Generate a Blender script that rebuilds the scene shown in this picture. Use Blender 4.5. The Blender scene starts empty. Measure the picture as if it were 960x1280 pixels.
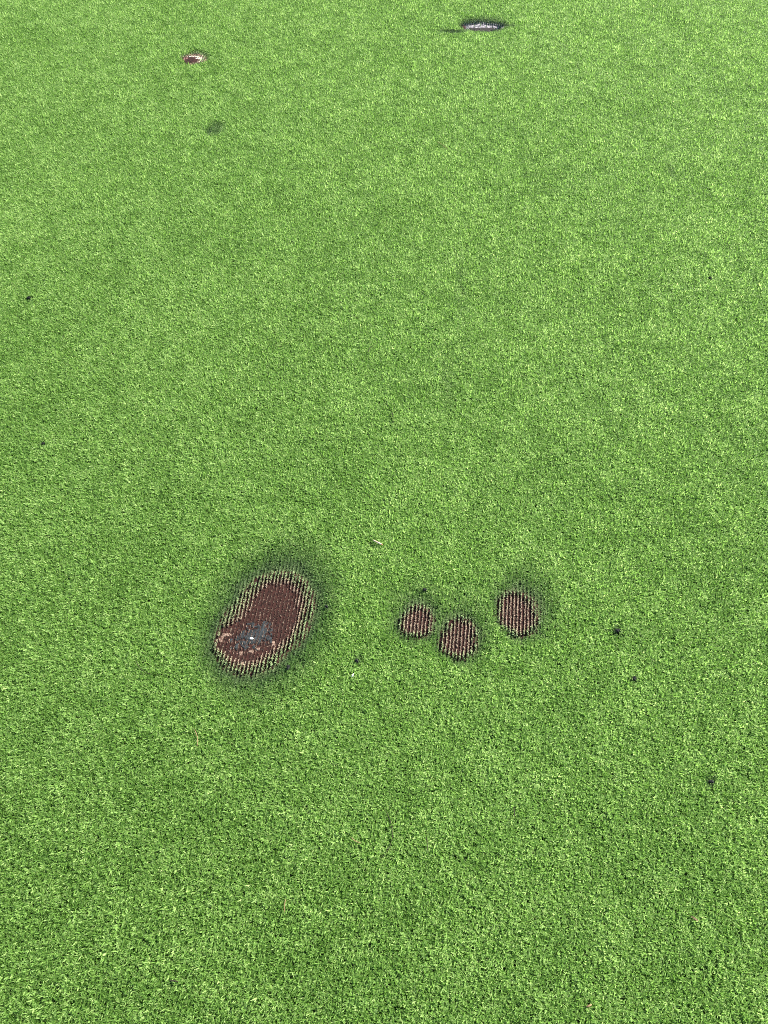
import bpy, math, random
import numpy as np
from mathutils import Vector, Matrix

SC = bpy.context.scene
COL = SC.collection
R = math.radians
rng = np.random.default_rng(7)
random.seed(7)

# ------------------------------------------------------------------ camera
PILE = 0.012                       # pile height of the turf
CAM_H = 1.50 + PILE
PITCH = R(59.0)                    # looking this far below the horizontal
cam_data = bpy.data.cameras.new('camera')
cam = bpy.data.objects.new('camera', cam_data)
COL.objects.link(cam)
cam.location = (0, 0, CAM_H)
cam.rotation_euler = (R(90) - PITCH, 0, 0)
cam_data.sensor_fit = 'VERTICAL'
cam_data.sensor_height = 36
cam_data.lens = 26
cam_data.clip_start = 0.05
cam_data.clip_end = 2000
SC.camera = cam
SC.cycles.filter_width = 1.0
SC.cycles.use_denoising = False
SC.cycles.max_bounces = 6

# ------------------------------------------------------------------ light
SUN_EL, SUN_AZ = R(38), R(58)      # azimuth clockwise from the view direction (+Y)
world = bpy.data.worlds.new('World')
SC.world = world
world.use_nodes = True
wn = world.node_tree
sky = wn.nodes.new('ShaderNodeTexSky')
sky.sky_type = 'NISHITA'
sky.sun_disc = False
sky.sun_elevation = SUN_EL
sky.sun_rotation = SUN_AZ
wn.links.new(sky.outputs[0], wn.nodes['Background'].inputs[0])
wn.nodes['Background'].inputs[1].default_value = 0.08
sd = bpy.data.lights.new('sun', 'SUN')
sd.energy = 5.0
sd.angle = R(0.5)
sd.color = (1.0, 0.96, 0.88)
sun = bpy.data.objects.new('sun', sd)
COL.objects.link(sun)
sdir = Vector((math.sin(SUN_AZ) * math.cos(SUN_EL), math.cos(SUN_AZ) * math.cos(SUN_EL), math.sin(SUN_EL)))
sun.rotation_euler = sdir.to_track_quat('Z', 'Y').to_euler()
sun.location = (3, 3, 6)
SC.view_settings.view_transform = 'Standard'
SC.view_settings.look = 'None'
SC.view_settings.gamma = 1.0
SC.view_settings.exposure = 2.12

# ------------------------------------------------------------------ helpers
F = 26 / 36 * 1280
def at(px, py, z=0.0):
    """ground point (metres) seen at a place of the 960x1280 photograph"""
    px = np.asarray(px, float); py = np.asarray(py, float)
    u, v = (px - 480) / F, (py - 640) / F
    cp, sp = math.cos(PITCH), math.sin(PITCH)
    dy, dz = cp - v * sp, -(sp + v * cp)
    t = (z - CAM_H) / dz
    return u * t, dy * t

def tag(o, label=None, cat=None, group=None, kind=None):
    for k, v in (('label', label), ('category', cat), ('group', group), ('kind', kind)):
        if v: o[k] = v
    return o

def empty(name, loc):
    o = bpy.data.objects.new(name, None)
    o.location = loc
    o.empty_display_size = 0.02
    COL.objects.link(o)
    return o

def mesh_obj(name, verts, faces, mat, parent=None, link=True, smooth=False):
    m = bpy.data.meshes.new(name)
    m.from_pydata([tuple(v) for v in verts], [], [tuple(f) for f in faces])
    m.materials.append(mat)
    if smooth: m.shade_smooth()
    m.update()
    o = bpy.data.objects.new(name, m)
    if link: COL.objects.link(o)
    if parent: o.parent = parent
    return o

def value_noise(x, y, size, seed):
    """smooth value noise, arrays in metres"""
    g = np.random.default_rng(seed).random((128, 128))
    u, v = x / size + 31.7, y / size + 17.3
    i, j = np.floor(u).astype(int), np.floor(v).astype(int)
    a, b = u - i, v - j
    a = a * a * (3 - 2 * a); b = b * b * (3 - 2 * b)
    G = lambda p, q: g[p % 128, q % 128]
    return (G(i, j) * (1 - a) * (1 - b) + G(i + 1, j) * a * (1 - b)
            + G(i, j + 1) * (1 - a) * b + G(i + 1, j + 1) * a * b)

def fbm(x, y, size, seed, octs=3):
    t = 0; w = 0
    for k in range(octs):
        t = t + value_noise(x, y, size / 2 ** k, seed + k) * 0.5 ** k
        w += 0.5 ** k
    return t / w

def smooth01(t):
    t = np.clip(t, 0, 1)
    return t * t * (3 - 2 * t)

# ------------------------------------------------------------------ materials
def new_mat(name):
    m = bpy.data.materials.new(name)
    m.use_nodes = True
    nt = m.node_tree
    return m, nt, nt.nodes, nt.links, nt.nodes['Principled BSDF']

def turf_material():
    m, nt, N, L, P = new_mat('turf_fibre')
    a_t = N.new('ShaderNodeAttribute'); a_t.attribute_type = 'INSTANCER'; a_t.attribute_name = 'tint'
    a_w = N.new('ShaderNodeAttribute'); a_w.attribute_type = 'INSTANCER'; a_w.attribute_name = 'wear'
    a_s = N.new('ShaderNodeAttribute'); a_s.attribute_type = 'INSTANCER'; a_s.attribute_name = 'soil_shade'
    a_b = N.new('ShaderNodeAttribute'); a_b.attribute_type = 'GEOMETRY'; a_b.attribute_name = 'blade'
    add = N.new('ShaderNodeMath'); add.operation = 'ADD'
    L.new(a_t.outputs['Fac'], add.inputs[0]); L.new(a_b.outputs['Fac'], add.inputs[1])
    fr = N.new('ShaderNodeMath'); fr.operation = 'MULTIPLY'; fr.inputs[1].default_value = 0.5
    L.new(add.outputs[0], fr.inputs[0])
    ramp = N.new('ShaderNodeValToRGB')
    cr = ramp.color_ramp
    cr.elements[0].position = 0.05; cr.elements[0].color = (0.072, 0.162, 0.019, 1)
    cr.elements[1].position = 0.95; cr.elements[1].color = (0.435, 0.575, 0.205, 1)
    e = cr.elements.new(0.5); e.color = (0.187, 0.336, 0.067, 1)
    L.new(fr.outputs[0], ramp.inputs[0])
    mixw = N.new('ShaderNodeMix'); mixw.data_type = 'RGBA'
    L.new(a_w.outputs['Fac'], mixw.inputs[0])
    L.new(ramp.outputs[0], mixw.inputs[6]); mixw.inputs[7].default_value = (0.40, 0.42, 0.24, 1)
    mixs = N.new('ShaderNodeMix'); mixs.data_type = 'RGBA'
    L.new(a_s.outputs['Fac'], mixs.inputs[0])
    L.new(mixw.outputs[2], mixs.inputs[6]); mixs.inputs[7].default_value = (0.024, 0.068, 0.024, 1)
    L.new(mixs.outputs[2], P.inputs['Base Color'])
    P.inputs['Roughness'].default_value = 0.55
    P.inputs['Specular IOR Level'].default_value = 0.3
    tr = N.new('ShaderNodeBsdfTranslucent')
    L.new(mixs.outputs[2], tr.inputs['Color'])
    ms = N.new('ShaderNodeMixShader'); ms.inputs[0].default_value = 0.64
    L.new(P.outputs[0], ms.inputs[1]); L.new(tr.outputs[0], ms.inputs[2])
    L.new(ms.outputs[0], N['Material Output'].inputs['Surface'])
    return m

def noise_mat(name, c1, c2, scale, rough=0.85, bump=0.3, bscale=None, c3=None, w3=(0.6, 0.7), scale3=20):
    m, nt, N, L, P = new_mat(name)
    tc = N.new('ShaderNodeTexCoord')
    n1 = N.new('ShaderNodeTexNoise'); n1.inputs['Scale'].default_value = scale; n1.inputs['Detail'].default_value = 6
    L.new(tc.outputs['Object'], n1.inputs['Vector'])
    r1 = N.new('ShaderNodeValToRGB')
    r1.color_ramp.elements[0].position = 0.35; r1.color_ramp.elements[0].color = (*c1, 1)
    r1.color_ramp.elements[1].position = 0.65; r1.color_ramp.elements[1].color = (*c2, 1)
    L.new(n1.outputs['Fac'], r1.inputs[0])
    out = r1.outputs[0]
    if c3:
        n3 = N.new('ShaderNodeTexNoise'); n3.inputs['Scale'].default_value = scale3; n3.inputs['Detail'].default_value = 3
        L.new(tc.outputs['Object'], n3.inputs['Vector'])
        mr = N.new('ShaderNodeMapRange'); mr.inputs[1].default_value = w3[0]; mr.inputs[2].default_value = w3[1]
        L.new(n3.outputs['Fac'], mr.inputs[0])
        mx = N.new('ShaderNodeMix'); mx.data_type = 'RGBA'
        L.new(mr.outputs[0], mx.inputs[0]); L.new(out, mx.inputs[6]); mx.inputs[7].default_value = (*c3, 1)
        out = mx.outputs[2]
    L.new(out, P.inputs['Base Color'])
    P.inputs['Roughness'].default_value = rough
    P.inputs['Specular IOR Level'].default_value = 0.15
    nb = N.new('ShaderNodeTexNoise'); nb.inputs['Scale'].default_value = bscale or scale * 2; nb.inputs['Detail'].default_value = 4
    L.new(tc.outputs['Object'], nb.inputs['Vector'])
    b = N.new('ShaderNodeBump'); b.inputs['Strength'].default_value = bump; b.inputs['Distance'].default_value = 0.001
    L.new(nb.outputs['Fac'], b.inputs['Height']); L.new(b.outputs[0], P.inputs['Normal'])
    return m

M_TURF = turf_material()
M_GROUND = noise_mat('turf_backing', (0.010, 0.020, 0.006), (0.022, 0.042, 0.012), 300, bump=0.5)
M_FAR = noise_mat('distant_turf', (0.05, 0.13, 0.02), (0.16, 0.33, 0.07), 260, rough=0.8, bump=0.8)
M_BACK = noise_mat('worn_backing', (0.008, 0.003, 0.0022), (0.026, 0.0085, 0.006), 160, rough=0.9, bump=0.5)
M_BACK2 = noise_mat('worn_backing_dusty', (0.10, 0.045, 0.04), (0.20, 0.11, 0.10), 200, rough=0.9, bump=0.5)
M_PALE = noise_mat('primary_cloth', (0.05, 0.045, 0.05), (0.30, 0.275, 0.285), 130, rough=0.9, bump=0.5, c3=(0.05, 0.05, 0.055), w3=(0.44, 0.56), scale3=80)
M_STUB = noise_mat('abraded_fibre', (0.26, 0.20, 0.14), (0.46, 0.40, 0.30), 330, rough=0.8, bump=0.2, c3=(0.30, 0.42, 0.19), w3=(0.55, 0.75), scale3=50)
M_STUB_WORN = noise_mat('fibre_root', (0.060, 0.026, 0.018), (0.19, 0.09, 0.065), 330, rough=0.9, bump=0.3, c3=(0.42, 0.36, 0.27), w3=(0.62, 0.80), scale3=90)
def stub_material():
    m = noise_mat('cut_fibre', (0.135, 0.092, 0.064), (0.30, 0.235, 0.165), 330, rough=0.85, bump=0.2)
    nt = m.node_tree; N, L = nt.nodes, nt.links
    P = N['Principled BSDF']
    src = P.inputs['Base Color'].links[0].from_socket
    a = N.new('ShaderNodeAttribute'); a.attribute_name = 'fade'
    out = src
    for name, c, lo, hi in (('brown', (0.027, 0.009, 0.006), 1.0, 0.0), ('green', (0.15, 0.23, 0.09), 1.0, 2.0), ('dark', (0.012, 0.035, 0.028), 2.0, 3.0)):
        mr = N.new('ShaderNodeMapRange'); mr.inputs[1].default_value = min(lo, hi); mr.inputs[2].default_value = max(lo, hi)
        if lo > hi: mr.inputs[3].default_value = 1; mr.inputs[4].default_value = 0
        L.new(a.outputs['Fac'], mr.inputs[0])
        mx = N.new('ShaderNodeMix'); mx.data_type = 'RGBA'
        L.new(mr.outputs[0], mx.inputs[0]); L.new(out, mx.inputs[6]); mx.inputs[7].default_value = (*c, 1)
        out = mx.outputs[2]
    L.new(out, P.inputs['Base Color'])
    return m
M_CUT = stub_material()
M_DIRT = noise_mat('blue_grey_grime', (0.005, 0.006, 0.006), (0.024, 0.028, 0.030), 260, rough=0.9, bump=0.6)
M_CHALK = noise_mat('pale_adhesive', (0.04, 0.017, 0.012), (0.19, 0.135, 0.10), 300, rough=0.85, bump=0.5)
M_BRIGHT = noise_mat('cream_scrap', (0.45, 0.43, 0.34), (0.65, 0.62, 0.52), 300, rough=0.7, bump=0.3)
M_RUBBER = noise_mat('black_rubber', (0.004, 0.005, 0.004), (0.012, 0.014, 0.012), 500, rough=0.8, bump=0.6)
M_WOOD = noise_mat('cream_wood', (0.22, 0.18, 0.12), (0.34, 0.29, 0.21), 240, rough=0.6, bump=0.3)
M_CHAR = noise_mat('dark_tip', (0.006, 0.005, 0.005), (0.020, 0.015, 0.013), 300)
M_RUST = noise_mat('tan_tip', (0.16, 0.08, 0.04), (0.26, 0.14, 0.07), 300)
M_STRAW = noise_mat('dry_straw', (0.12, 0.075, 0.035), (0.20, 0.14, 0.07), 300, rough=0.7)
M_TWIG = noise_mat('dark_twig', (0.008, 0.007, 0.005), (0.02, 0.016, 0.010), 300)
M_SCRAP = noise_mat('pale_green_scrap', (0.45, 0.55, 0.42), (0.62, 0.70, 0.58), 300, rough=0.5)
M_LEAF = noise_mat('brown_leaf', (0.07, 0.045, 0.025), (0.13, 0.09, 0.05), 300, rough=0.7)

# ------------------------------------------------------------------ worn patches, measured on the ground
GAUGE = 0.0079                      # distance between stitched rows
YAW = R(6.9)                        # rows run away from the camera and a little to the right
RD = np.array([math.sin(YAW), math.cos(YAW)])      # along the rows
RN = np.array([math.cos(YAW), -math.sin(YAW)])     # across the rows

def ell(cx, cy, rx, ry, z=0.004):
    """ellipse of the photograph -> centre and radii in metres on the backing"""
    x, y = at(cx, cy, z)
    x1, _ = at(cx + rx, cy, z)
    _, y1 = at(cx, cy - ry, z)
    _, y2 = at(cx, cy + ry, z)
    return float(x), float(y), float(x1 - x), float(abs(y1 - y2) / 2)

def field(els, x, y):
    """1 on the rim of the union of ellipses, smaller inside (smooth union)"""
    acc = 0
    for (cx, cy, rx, ry) in els:
        s = np.sqrt(((x - cx) / rx) ** 2 + ((y - cy) / ry) ** 2)
        acc = acc + np.exp(-6 * s)
    return -np.log(acc + 1e-30) / 6

PATCH = {
 'big':   dict(core=[ell(310, 801, 40, 39), ell(347, 760, 43, 45), ell(329, 780, 42, 40)],
               bare=[ell(309, 799, 36, 25), ell(344, 758, 27, 30), ell(335, 782, 27, 24)],
               halo=[ell(333, 776, 88, 106), ell(364, 742, 66, 84), ell(316, 812, 64, 66)]),
 'left':  dict(core=[ell(519, 780, 19, 16), ell(524, 775, 17, 18)], bare=[], halo=[ell(525, 764, 50, 52)]),
 'mid':   dict(core=[ell(572, 803, 22, 19), ell(576, 793, 19, 20)], bare=[], halo=[ell(579, 783, 50, 56)]),
 'right': dict(core=[ell(646, 772, 24, 21), ell(643, 758, 19, 20), ell(652, 766, 20, 22)], bare=[], halo=[ell(657, 748, 52, 64)]),
 'far':   dict(core=[ell(242, 74, 15, 7)], bare=[ell(238.5, 75.5, 11, 5)], halo=[ell(246, 72, 20, 10)]),
 'grey':  dict(core=[ell(602, 33.5, 26, 5.8)], bare=[ell(600, 34.5, 22, 4.2)], halo=[ell(606, 31, 35, 12)]),
}

# ------------------------------------------------------------------ tufts of the turf
def make_tuft(k, nb, spread, length):
    """one stitched tuft: curled flat fibres leaning every way"""
    r = random.Random(100 + k)
    vs, fs, val = [], [], []
    for b in range(nb):
        a = r.uniform(0, 2 * math.pi)
        lean = r.uniform(0.15, 1.0) * spread
        ln = length * r.uniform(0.75, 1.15)
        w = r.uniform(0.0014, 0.0026)
        curl = r.uniform(0.3, 2.6)
        twist = r.uniform(-1.3, 1.3)
        bx, by = r.uniform(-.0012, .0012), r.uniform(-.0020, .0020)
        d = Vector((math.cos(a), math.sin(a), 0)); s = Vector((-d.y, d.x, 0))
        p = Vector((bx, by, 0)); ang = lean * 0.5
        seg = 4
        base = len(vs)
        v = r.random()
        for i in range(seg + 1):
            t = i / seg
            side = (s * math.cos(twist * t) + d * math.sin(twist * t)) * (w * (1 - 0.45 * t ** 3) / 2)
            vs.append(p - side); vs.append(p + side)
            val += [v, v]
            ang += (lean + curl * t) / seg
            p = p + (d * math.sin(ang) + Vector((0, 0, 1)) * math.cos(ang)) * (ln / seg)
        for i in range(seg):
            q = base + 2 * i
            fs.append((q, q + 1, q + 3, q + 2))
    o = mesh_obj('tuft', vs, fs, M_TURF, link=False)
    at_ = o.data.attributes.new('blade', 'FLOAT', 'POINT')
    at_.data.foreach_set('value', np.array(val, dtype=np.float32))
    return o

NVAR = 28
tufts = bpy.data.collections.new('tuft_shapes')
for k in range(NVAR):
    tufts.objects.link(make_tuft(k, 8, 0.70, 0.0150))

STITCH = 0.0036
i = np.arange(-330, 360); j = np.arange(-150, 1100)
I, J = np.meshgrid(i, j, indexing='ij')
I = I.ravel().astype(float); J = J.ravel().astype(float)
px = RN[0] * I * GAUGE + RD[0] * J * STITCH
py = RN[1] * I * GAUGE + RD[1] * J * STITCH
x_l, y_b = at(0, 1280); x_l2, y_t = at(0, 0)
MARG = 0.35
slope = (abs(x_l2) - abs(x_l)) / (y_t - y_b)
keep = (py > y_b - 0.25) & (py < y_t + MARG) & (np.abs(px) < abs(x_l) + (py - y_b) * slope + MARG * 0.7)
px, py = px[keep], py[keep]
n = len(px)
bare_jit = rng.normal(0, 1, (n, 2))
px = px + bare_jit[:, 0] * 0.0005
py = py + bare_jit[:, 1] * 0.0010

hgt = np.ones(n)                    # height factor
soil_shade = np.zeros(n); wear = np.zeros(n)
drop = np.zeros(n, bool)
jag = (fbm(px, py, 0.018, 50, 3) - 0.5) * 0.66
for nm, P in PATCH.items():
    jk = 0.45 if nm == 'big' else 0.7
    c = field(P['core'], px, py) + jag * jk
    h = field(P['halo'], px, py) + jag * 0.35
    # 0 at the rim of the core, 1 at the rim of the halo
    t = np.clip((c - 1) / np.maximum((c - 1) + (1 - h), 1e-3), 0, 1)
    t = np.where(h > 1, 1, t)
    t = np.where(c < 1, 0, t)
    f = 0.34 + 0.66 * t ** 1.15
    hgt = np.minimum(hgt, f)
    k = {'big': 0.80, 'grey': 0.9, 'far': 0.5}.get(nm, 0.62)
    soil_shade = np.maximum(soil_shade, np.clip(1 - t ** 1.5, 0, 1) * k * (0.45 + 0.55 * smooth01(t * 3)) * (t < 1))
    wear = np.maximum(wear, np.clip(1 - t * 2.0, 0, 1) * 0.6 * (t < 1))
    drop |= c < 1.0 + rng.normal(0, 0.05, n)
# small darkened and thinned spots, no bare backing
def spot(cx, cy, rx, ry, s, hh):
    global soil_shade, hgt
    e = ell(cx, cy, rx, ry, 0.010)
    d = field([e], px, py) + jag * 1.2
    w = np.clip(1.35 - d, 0, 1) / 0.9
    w = np.clip(w, 0, 1)
    soil_shade = np.maximum(soil_shade, w * s)
    hgt = np.minimum(hgt, 1 - w * (1 - hh))
spot(262, 162, 6, 5, 0.75, 0.6)
spot(270, 159, 9, 8, 0.55, 0.65)
spot(566, 38, 20, 2.6, 0.80, 0.6)
spot(633, 31, 10, 2.5, 0.70, 0.6)
spot(450, 822, 6, 6, 0.55, 0.7)
spot(577, 365, 7, 62, 0.17, 0.92)
spot(559, 475, 8, 40, 0.20, 0.92)
spot(840, 215, 5, 12, 0.25, 0.85)
spot(508, 742, 6, 6, 0.5, 0.75)

CRUMBS = [(772, 788, 6.5), (793, 848, 5), (889, 977, 6), (36, 372, 3.5), (888, 348, 3), (360, 834, 4),
          (531, 737, 4), (54, 554, 3), (446, 826, 4.5), (408, 758, 4)]
for cx_, cy_, rr_ in CRUMBS:
    spot(cx_, cy_, rr_, rr_, 0.75, 0.5)  # hole shade painted: fibre colour darkened around each crumb
big1 = fbm(px, py, 0.22, 1); big2 = fbm(px, py, 0.035, 9, 2); big3 = fbm(px, py, 0.7, 21, 2)
hgt *= 0.93 + 0.20 * (big2 - 0.5) * 2 * 0.6 + 0.06 * (big1 - 0.5)
wear_lo = np.clip(wear, 0, 1)
tint = 0.5 + (big1 - 0.5) * 0.22 + (big2 - 0.5) * 0.50 + (big3 - .5) * .1 + rng.normal(0, 0.22, n)
tint = np.clip(tint, 0, 1)

ok = ~drop
px, py, hgt, soil_shade, wear, tint = (a[ok] for a in (px, py, hgt, soil_shade, wear, tint))
n = len(px)
print('tufts', n)
short = np.clip((1 - hgt) / 0.7, 0, 1)
lean_a = (fbm(px, py, 0.16, 70, 2) - 0.5) * 0.22
lean_b = (fbm(px, py, 0.16, 80, 2) - 0.5) * 0.22
rot = np.stack([lean_a * (1 - short) + rng.normal(0, 0.14, n) * (1 - short * .6),
                lean_b * (1 - short) + rng.normal(0, 0.14, n) * (1 - short * .6),
                rng.uniform(0, 2 * math.pi, n)], 1)
rot[:, 2] = np.where(short > 0.25, np.where(rng.random(n) < .5, 0, math.pi) - YAW, rot[:, 2])
# nap: the pile leans one way; turn that lean into each tuft's own frame
NAP = (0.36, -0.12)                    # rotation about world x and y
wx = NAP[0] * (1 - short) + lean_a; wy = NAP[1] * (1 - short) + lean_b
cz, sz = np.cos(rot[:, 2]), np.sin(rot[:, 2])
rot[:, 0] += wx * cz + wy * sz - lean_a * (1 - short)
rot[:, 1] += -wx * sz + wy * cz - lean_b * (1 - short)
wid = (1 - 0.30 * short) * rng.uniform(0.85, 1.15, n)
scl = np.stack([wid * (1 - .55 * short), wid, hgt * rng.uniform(0.88, 1.10, n)], 1)

gm = bpy.data.meshes.new('artificial_grass')
gm.vertices.add(n)
gm.vertices.foreach_set('co', np.stack([px, py, np.full(n, 0.0005)], 1).astype(np.float32).ravel())
def attr(name, typ, key, data):
    a = gm.attributes.new(name, typ, 'POINT')
    a.data.foreach_set(key, np.ascontiguousarray(data).ravel())
attr('rot', 'FLOAT_VECTOR', 'vector', rot.astype(np.float32))
attr('scl', 'FLOAT_VECTOR', 'vector', scl.astype(np.float32))
attr('tint', 'FLOAT', 'value', tint.astype(np.float32))
attr('wear', 'FLOAT', 'value', wear.astype(np.float32))
attr('soil_shade', 'FLOAT', 'value', soil_shade.astype(np.float32))
attr('pick', 'INT', 'value', rng.integers(0, NVAR, n).astype(np.int32))
grass = bpy.data.objects.new('artificial_grass', gm)
COL.objects.link(grass)
tag(grass, 'short curly bright green artificial grass pile covering the whole ground', 'artificial grass', kind='stuff')

ng = bpy.data.node_groups.new('tufting', 'GeometryNodeTree')
ng.interface.new_socket('Geometry', in_out='INPUT', socket_type='NodeSocketGeometry')
ng.interface.new_socket('Geometry', in_out='OUTPUT', socket_type='NodeSocketGeometry')
gi = ng.nodes.new('NodeGroupInput'); go = ng.nodes.new('NodeGroupOutput')
ci = ng.nodes.new('GeometryNodeCollectionInfo')
ci.inputs['Collection'].default_value = tufts
ci.inputs['Separate Children'].default_value = True
ci.inputs['Reset Children'].default_value = True
iop = ng.nodes.new('GeometryNodeInstanceOnPoints')
iop.inputs['Pick Instance'].default_value = True
def named(name, typ):
    nd = ng.nodes.new('GeometryNodeInputNamedAttribute'); nd.data_type = typ
    nd.inputs['Name'].default_value = name
    return nd.outputs['Attribute']
L = ng.links
L.new(gi.outputs[0], iop.inputs['Points'])
L.new(ci.outputs[0], iop.inputs['Instance'])
L.new(named('pick', 'INT'), iop.inputs['Instance Index'])
e2r = ng.nodes.new('FunctionNodeEulerToRotation')
L.new(named('rot', 'FLOAT_VECTOR'), e2r.inputs[0])
L.new(e2r.outputs[0], iop.inputs['Rotation'])
L.new(named('scl', 'FLOAT_VECTOR'), iop.inputs['Scale'])
L.new(iop.outputs[0], go.inputs[0])
grass.modifiers.new('tufting', 'NODES').node_group = ng

# ------------------------------------------------------------------ the ground sheets
def sheet(name, pts, z, mat):
    o = mesh_obj(name, [(x, y, z) for x, y in pts], [tuple(range(len(pts)))], mat)
    return o
B = 400
tag(sheet('ground', [(-B, -B), (B, -B), (B, B), (-B, B)], 0.0, M_GROUND), kind='structure')
# turf beyond the part built tuft by tuft: a ring at pile height
xin1, xin2, yin1, yin2 = abs(x_l) + MARG * .7 - .30 * slope, abs(x_l2) + MARG * .7 + MARG * slope, y_b - .25, y_t + MARG
inner = [(-xin1, yin1), (xin1, yin1), (xin2, yin2), (-xin2, yin2)]
outer = [(-B, -B), (B, -B), (B, B), (-B, B)]
vv = [(x, y, 0.009) for x, y in inner + outer]
ff = [(a, (a + 1) % 4, 4 + (a + 1) % 4, 4 + a) for a in range(4)]
tag(mesh_obj('distant_turf', vv, ff, M_FAR), kind='structure')

# ------------------------------------------------------------------ worn patches as things
def stub_row(i, P, name, parent, origin, mode=''):
    """one stitched row of cut fibre stubs crossing a worn patch; gaps where it is rubbed away"""
    r = random.Random(i * 31 + hash_name(name))
    js = np.arange(-200, 1300)
    xs = RN[0] * i * GAUGE + RD[0] * js * STITCH
    ys = RN[1] * i * GAUGE + RD[1] * js * STITCH
    jg = (fbm(xs, ys, 0.018, 50, 3) - 0.5) * 0.66
    c = field(P['core'], xs, ys) + jg * (0.45 if P is PATCH['big'] else 0.7)
    sel = c < 1.02
    if mode == 'dark':
        sel &= field(P['bare'], xs, ys) + (fbm(xs, ys, 0.02, 60, 2) - 0.5) * 0.3 >= (1 if i % 3 else 0.55)
    if sel.sum() < 3: return
    ids = np.nonzero(sel)[0]
    for run in np.split(ids, np.nonzero(np.diff(ids) > 1)[0] + 1):
        if len(run) > 2: row_run(r, xs[run], ys[run], c[run], P, parent, origin, mode)

def row_run(r, xs, ys, c, P, parent, origin, mode):
    b = field(P['bare'], xs, ys) + (fbm(xs, ys, 0.02, 60, 2) - 0.5) * 0.3 if P['bare'] else np.full(len(xs), 9.0)
    V, Fc, fade = [], [], []
    wob = 0
    for q in range(len(xs)):
        wob = wob * 0.75 + r.gauss(0, 0.00030)
        bare = b[q] < 1
        if r.random() < (0.10 if bare else 0.03) and mode != 'dark': continue
        edge = min(1, max(0, (c[q] - 0.45) / 0.55))
        h0 = 0.0026 if bare else 0.0040 + 0.0048 * edge ** 2
        nb = 6 if bare else 10
        if mode == 'dark':
            base = 2.9 if c[q] > 0.55 else 2.2  # shaded far wall of the patch put into the fibre colour
        elif bare:
            base = 0.08 + 0.22 * r.random() + (0.6 if r.random() < 0.05 else 0)
        else:
            near = (b[q] - 1) if P['bare'] else 0.5
            base = 0.50 + min(0.38, near * 1.2) + 0.95 * edge ** 1.15
        for k in range(nb):
            a = r.uniform(0, 2 * math.pi)
            h = h0 * r.uniform(0.6, 1.15)
            w = r.uniform(0.0009, 0.0014)
            off = wob + r.gauss(0, 0.00030)
            al = r.uniform(-0.5, 0.5) * STITCH
            cx = xs[q] + RN[0] * off + RD[0] * al - origin[0]
            cy = ys[q] + RN[1] * off + RD[1] * al - origin[1]
            lx, ly = r.gauss(0, 0.14) * h, r.gauss(0, 0.22) * h
            sx, sy = math.cos(a) * w / 2, math.sin(a) * w / 2
            n0 = len(V)
            z0 = -0.0006
            V += [(cx - sx, cy - sy, z0), (cx + sx, cy + sy, z0),
                  (cx + sx + lx, cy + sy + ly, h), (cx - sx + lx, cy - sy + ly, h)]
            Fc.append((n0, n0 + 1, n0 + 2, n0 + 3))
            ex, ey = r.gauss(0, .0007), r.gauss(0, .0013)      # frayed end lying over
            V += [(cx + sx + lx + ex, cy + sy + ly + ey, h * 0.93), (cx - sx + lx + ex, cy - sy + ly + ey, h * 0.93)]
            Fc.append((n0 + 3, n0 + 2, n0 + 4, n0 + 5))
            f = base + r.gauss(0, 0.13)
            fade += [f] * 6
    if not Fc: return
    o = mesh_obj('tuft_row', V, Fc, M_CUT, parent)
    fa = o.data.attributes.new('fade', 'FLOAT', 'POINT')
    fa.data.foreach_set('value', np.clip(np.array(fade), 0, 3).astype(np.float32))
    return o

def hash_name(s): return sum(ord(ch) * (k + 3) for k, ch in enumerate(s))

def blob_mesh(name, els_or_ring, mat, parent, z, ragged=0.12, dome=0.0008, seed=1, lim=1.0, grid=0.0018, ns=0.012):
    """a thin, slightly domed patch cut out by a field of ellipses, with skirt so it has thickness"""
    els = els_or_ring
    x0 = min(e[0] - e[2] * 1.3 for e in els); x1 = max(e[0] + e[2] * 1.3 for e in els)
    y0 = min(e[1] - e[3] * 1.3 for e in els); y1 = max(e[1] + e[3] * 1.3 for e in els)
    nx, ny = max(8, int((x1 - x0) / grid)), max(8, int((y1 - y0) / grid))
    gx, gy = np.meshgrid(np.linspace(x0, x1, nx), np.linspace(y0, y1, ny), indexing='ij')
    f = field(els, gx, gy) + (fbm(gx, gy, ns, seed, 3) - 0.5) * ragged * 2
    hz = z + dome * smooth01((lim - f) * 3) + (fbm(gx, gy, 0.006, seed + 5, 2) - 0.5) * dome
    hz = np.where(f < lim, hz, z - 0.0015)
    ox, oy = parent.location.x, parent.location.y
    idx = -np.ones((nx, ny), int); V = []; Fc = []
    need = np.zeros((nx, ny), bool)
    inside = f < lim
    cell = inside[:-1, :-1] | inside[1:, :-1] | inside[1:, 1:] | inside[:-1, 1:]
    for a, b in zip(*np.nonzero(cell)):
        q = []
        for da, db in ((0, 0), (1, 0), (1, 1), (0, 1)):
            if idx[a + da, b + db] < 0:
                idx[a + da, b + db] = len(V)
                V.append((gx[a + da, b + db] - ox, gy[a + da, b + db] - oy, hz[a + da, b + db]))
            q.append(idx[a + da, b + db])
        Fc.append(q)
    return mesh_obj(name, V, Fc, mat, parent, smooth=True)

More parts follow.
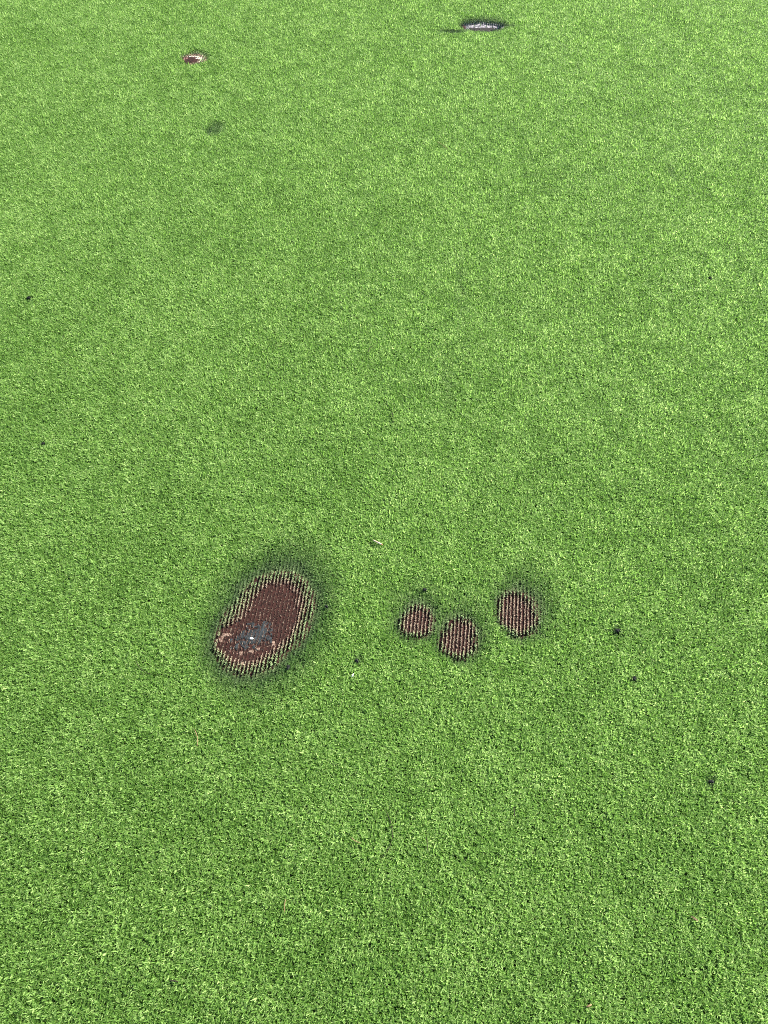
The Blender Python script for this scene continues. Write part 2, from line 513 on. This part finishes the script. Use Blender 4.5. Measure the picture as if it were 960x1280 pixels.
GROUP_W = 'worn bare patches in the artificial grass'
def worn_patch(key, label, mat, extra=None):
    P = PATCH[key]
    cx = sum(e[0] for e in P['core']) / len(P['core']); cy = sum(e[1] for e in P['core']) / len(P['core'])
    root = empty('worn_patch', (cx, cy, 0.0015))
    tag(root, label, 'worn patch', GROUP_W)
    grown = [(a, b, c * 1.08, d * 1.08) for a, b, c, d in P['core']]
    blob_mesh('bare_backing', grown, mat, root, 0.0002, ragged=0.05, dome=0.0006, seed=hash_name(key), grid=0.004)
    i0 = int(min(((e[0] * RN[0] + e[1] * RN[1]) - e[2] * 1.4) for e in P['core']) / GAUGE) - 1
    i1 = int(max(((e[0] * RN[0] + e[1] * RN[1]) + e[2] * 1.4) for e in P['core']) / GAUGE) + 1
    for i in range(i0, i1 + 1):
        stub_row(i, P, key, root, (cx, cy), 'dark' if key == 'grey' else '')
    return root

big = worn_patch('big', 'largest reddish brown worn patch, kidney shaped with a blue grey smudge in it', M_BACK)
tag(blob_mesh('grime_smudge', [ell(314, 797, 20, 12), ell(323, 789, 11, 10)], M_DIRT, big, 0.0012, ragged=1.9, ns=0.006, grid=0.0010, seed=3),
    'blue grey smudge of grime')
for k, (x, y, rx, ry) in enumerate([(283, 793, 5, 2.2), (276, 799, 2.2, 4), (299, 817, 3.6, 2.5), (288, 812, 2.5, 2),
                                    (312, 814, 4, 2), (341, 805, 4, 3), (286, 800, 2, 3), (303, 829, 2.5, 2.5), (322, 812, 2.5, 2)]):
    blob_mesh('adhesive_fleck', [ell(x, y, rx, ry)], M_CHALK, big, 0.0013, ragged=1.2, seed=20 + k, grid=0.0008, ns=0.004)
blob_mesh('cream_scrap', [ell(314, 798, 2.2, 1.1)], M_BRIGHT, big, 0.0034, ragged=0.2, seed=44, grid=0.001)
worn_patch('left', 'smallest round striped brown patch, left one in the trio of small patches', M_BACK)
worn_patch('mid', 'round striped brown patch lying lowest, middle one in the trio of small patches', M_BACK)
worn_patch('right', 'round dark striped patch with clean rows, right one in the trio of small patches', M_BACK)
far = worn_patch('far', 'tiny far maroon bare patch edged in cream at the upper left', M_BACK2)
blob_mesh('cream_edge', [ell(250, 73, 4.5, 3.0), ell(241, 70.5, 6, .8)], M_STUB, far, 0.0026, ragged=1.5, seed=61, ns=.004, grid=.0012)
blob_mesh('bare_core', [ell(239, 75.5, 10, 4)], M_BACK, far, 0.0030, ragged=0.6, seed=62)
grey = worn_patch('grey', 'far narrow patch with whitish grey cloth showing, at the top edge', M_PALE)
blob_mesh('dark_edge', [ell(604, 37.2, 18, 2.6)], M_CHAR, grey, 0.0030, ragged=0.6, ns=.006, seed=71)
blob_mesh('brown_end', [ell(579, 34, 3, 3)], M_BACK, grey, 0.0030, ragged=0.3, seed=72)

# ------------------------------------------------------------------ debris lying on the pile
def rod_geo(pts, rad, n=7, squash=1.0):
    """tube through points with a radius per point"""
    V, Fc = [], []
    P = [Vector(p) for p in pts]
    for k, p in enumerate(P):
        d = (P[min(k + 1, len(P) - 1)] - P[max(k - 1, 0)]).normalized()
        s = d.cross(Vector((0, 0, 1)));  s = s.normalized() if s.length > 1e-6 else Vector((1, 0, 0))
        u = s.cross(d)
        for a in range(n):
            t = 2 * math.pi * a / n
            V.append(p + (s * math.cos(t) + u * math.sin(t) * squash) * rad[k])
    for k in range(len(P) - 1):
        for a in range(n):
            b = (a + 1) % n
            Fc.append((k * n + a, k * n + b, (k + 1) * n + b, (k + 1) * n + a))
    Fc.append(tuple(range(n))[::-1]); Fc.append(tuple((len(P) - 1) * n + a for a in range(n)))
    return V, Fc

TOP = 0.0125
def rod(name, p0, p1, r0, r1, mat, label, cat, bend=0.0, z=TOP, group=None, squash=1.0, tilt=0.0):
    x0, y0 = at(*p0, z); x1, y1 = at(*p1, z)
    ox, oy = (x0 + x1) / 2, (y0 + y1) / 2
    dx, dy = x1 - x0, y1 - y0
    pts, rad = [], []
    K = 7
    for k in range(K):
        t = k / (K - 1)
        s = math.sin(math.pi * t) * bend
        pts.append((x0 + dx * t - dy * s - ox, y0 + dy * t + dx * s - oy, tilt * (t - .5)))
        e = 0.55 if k in (0, K - 1) else 1
        rad.append((r0 + (r1 - r0) * t) * e)
    V, Fc = rod_geo(pts, rad, squash=squash)
    o = mesh_obj(name, V, Fc, mat, smooth=True)
    o.location = (ox, oy, z)
    return tag(o, label, cat, group)

# the cream stub with its dark and tan ends
x0, y0 = at(465.5, 675, TOP); x1, y1 = at(478, 681.5, TOP)
st = empty('wood_stub', ((x0 + x1) / 2, (y0 + y1) / 2, TOP + 0.0016))
tag(st, 'short cream coloured stub of wood lying above the row of worn patches', 'wood stub')
ax = Vector((x1 - x0, y1 - y0, 0)); Ln = ax.length; ax.normalize()
def seg(a, b, r0, r1, mat, name):
    pts = [ax * (Ln * (a + (b - a) * t - .5)) for t in (0, .04, .5, .96, 1)]
    V, Fc = rod_geo(pts, [r0 * .8, r0, (r0 + r1) / 2, r1, r1 * .8], n=10)
    o = mesh_obj(name, V, Fc, mat, st, smooth=True)
seg(0.10, 0.90, 0.0016, 0.0021, M_WOOD, 'stem')
seg(0.0, 0.10, 0.0012, 0.0016, M_CHAR, 'dark_end')
seg(0.90, 1.0, 0.0021, 0.0017, M_RUST, 'tan_end')

def crumb(px_, py_, r, label, z=TOP - 0.0015, mat=M_RUBBER, seed=0):
    rr = random.Random(seed)
    r *= 1.15
    x, y = at(px_, py_, z)
    V, Fc = [], []
    n1, n2 = 8, 5
    ph = [rr.uniform(0, 6.28) for _ in range(3)]
    for i in range(n2 + 1):
        th = math.pi * i / n2
        for j in range(n1):
            a = 2 * math.pi * j / n1
            k = r * (1 + .22 * math.sin(2 * a + ph[0]) + .15 * math.sin(3 * a + ph[1] + th) + rr.uniform(-.10, .10))
            V.append((k * math.sin(th) * math.cos(a), k * math.sin(th) * math.sin(a), k * .7 * math.cos(th)))
    for i in range(n2):
        for j in range(n1):
            b = (j + 1) % n1
            Fc.append((i * n1 + j, (i + 1) * n1 + j, (i + 1) * n1 + b, i * n1 + b))
    o = mesh_obj('rubber_crumb', V, Fc, mat)
    o.location = (x, y, z)
    tag(o, label, 'rubber crumb', 'black rubber crumbs in the grass')
crumb(772, 788, .0045, 'black crumb to the right of the round striped patches', seed=1)
crumb(793, 848, .0040, 'black crumb lower right of the crumb beside the striped patches', seed=2)
crumb(889, 977, .0040, 'black crumb near the right edge in the lower half', seed=3)
crumb(36, 372, .0045, 'black crumb near the left edge in the upper half', seed=4)
crumb(888, 348, .0040, 'black crumb near the right edge in the upper half', seed=5)
crumb(360, 834, .0040, 'black crumb at the lower right rim of the largest worn patch', seed=6)
crumb(531, 737, .0036, 'black crumb just above the smallest striped patch', seed=7)
crumb(54, 554, .0036, 'black crumb near the left edge at mid height', seed=8)
crumb(446, 826, .0038, 'black crumb between the largest patch and the middle striped patch', seed=10)
crumb(408, 758, .0034, 'black crumb at the right rim of the largest worn patch', seed=11)

DK = 'dark_fibre'
rod('straw', (243, 912), (246, 934), .0008, .0005, M_STRAW, 'thin tan straw lying below left of the largest worn patch', 'straw', .10)
rod('straw', (357, 1124), (356, 1141), .0008, .0005, M_STRAW, 'thin tan straw in the lower left quarter, nearest to the camera', 'straw', -.06)
rod('straw', (546, 177), (560, 187), .0008, .0006, M_STRAW, 'pale straw in the far grass below the whitish grey patch', 'straw', .05)
rod('twig', (170, 826), (190, 843), .0009, .0005, M_TWIG, 'dark curved twig left of the largest worn patch', 'twig', -.14)
rod('twig', (460, 442), (467, 431), .0010, .0005, M_TWIG, 'dark short twig above the image centre', 'twig', .12)
rod('twig', (490, 515), (491, 529), .0010, .0006, M_TWIG, 'dark upright splinter like twig at the image centre', 'twig', .05)
rod('twig', (212, 1226), (223, 1227), .0014, .0008, M_TWIG, 'stubby black twig near the bottom edge on the left', 'twig', .03)
rod('twig', (232, 739), (240, 735), .0008, .0005, M_TWIG, 'tiny dark twig above left of the largest worn patch', 'twig', .05)

rod('twig', (482, 1012), (471, 1080), .0009, .0006, M_TWIG, 'long dark bowed line in the grass near the bottom centre', 'twig', .22, z=TOP-.001)  # thin dark rods for two dark arcs in the pile
rod('twig', (533, 1047), (534, 1064), .0010, .0006, M_TWIG, 'short dark mark right of the long bowed line near the bottom centre', 'twig', .05, z=TOP-.001)
rod('twig', (642, 1009), (643, 1021), .0012, .0007, M_TWIG, 'short dark splinter below the striped patches in the lower right quarter', 'twig', .05)
rod('straw', (439, 1047), (452, 1054), .0007, .0005, M_STRAW, 'reddish tan straw left of the long bowed line near the bottom centre', 'straw', -.08)
def flake(px_, py_, ln, wd, ang, mat, name, label, cat, z=TOP, seed=0):
    """small curled flake with thickness"""
    rr = random.Random(seed)
    x, y = at(px_, py_, z)
    V, Fc = [], []
    K = 6
    for side in (0, 1):
        for k in range(K):
            t = k / (K - 1)
            w = wd / 2 * math.sin(math.pi * (0.12 + 0.76 * t)) * rr.uniform(.85, 1.15)
            zz = .0018 * math.sin(math.pi * t) - side * .0004
            V += [(ln * (t - .5), -w, zz), (ln * (t - .5), w, zz)]
    for k in range(K - 1):
        a = 2 * k
        Fc.append((a, a + 2, a + 3, a + 1))
        b = a + 2 * K
        Fc.append((b, b + 1, b + 3, b + 2))
        Fc.append((a, b, b + 2, a + 2)); Fc.append((a + 1, a + 3, b + 3, b + 1))
    e = 2 * (K - 1)
    Fc.append((0, 1, 2 * K + 1, 2 * K)); Fc.append((e, e + 2 * K, e + 2 * K + 1, e + 1))
    o = mesh_obj(name, V, Fc, mat)
    o.location = (x, y, z); o.rotation_euler = (0.1, -.15, ang)
    tag(o, label, cat)
flake(441, 844, .0085, .0028, R(62), M_SCRAP, 'plastic_scrap', 'small pale green plastic scrap below the dark spot beside the largest patch', 'plastic scrap', seed=1)
flake(736, 1257, .011, .0028, R(20), M_STRAW, 'dry_leaf', 'small tan leaf fragment close to the bottom edge', 'leaf fragment', seed=2)
flake(868, 1148, .013, .0030, R(-35), M_LEAF, 'dry_leaf', 'small brown leaf fragment low on the right side', 'leaf fragment', seed=3)
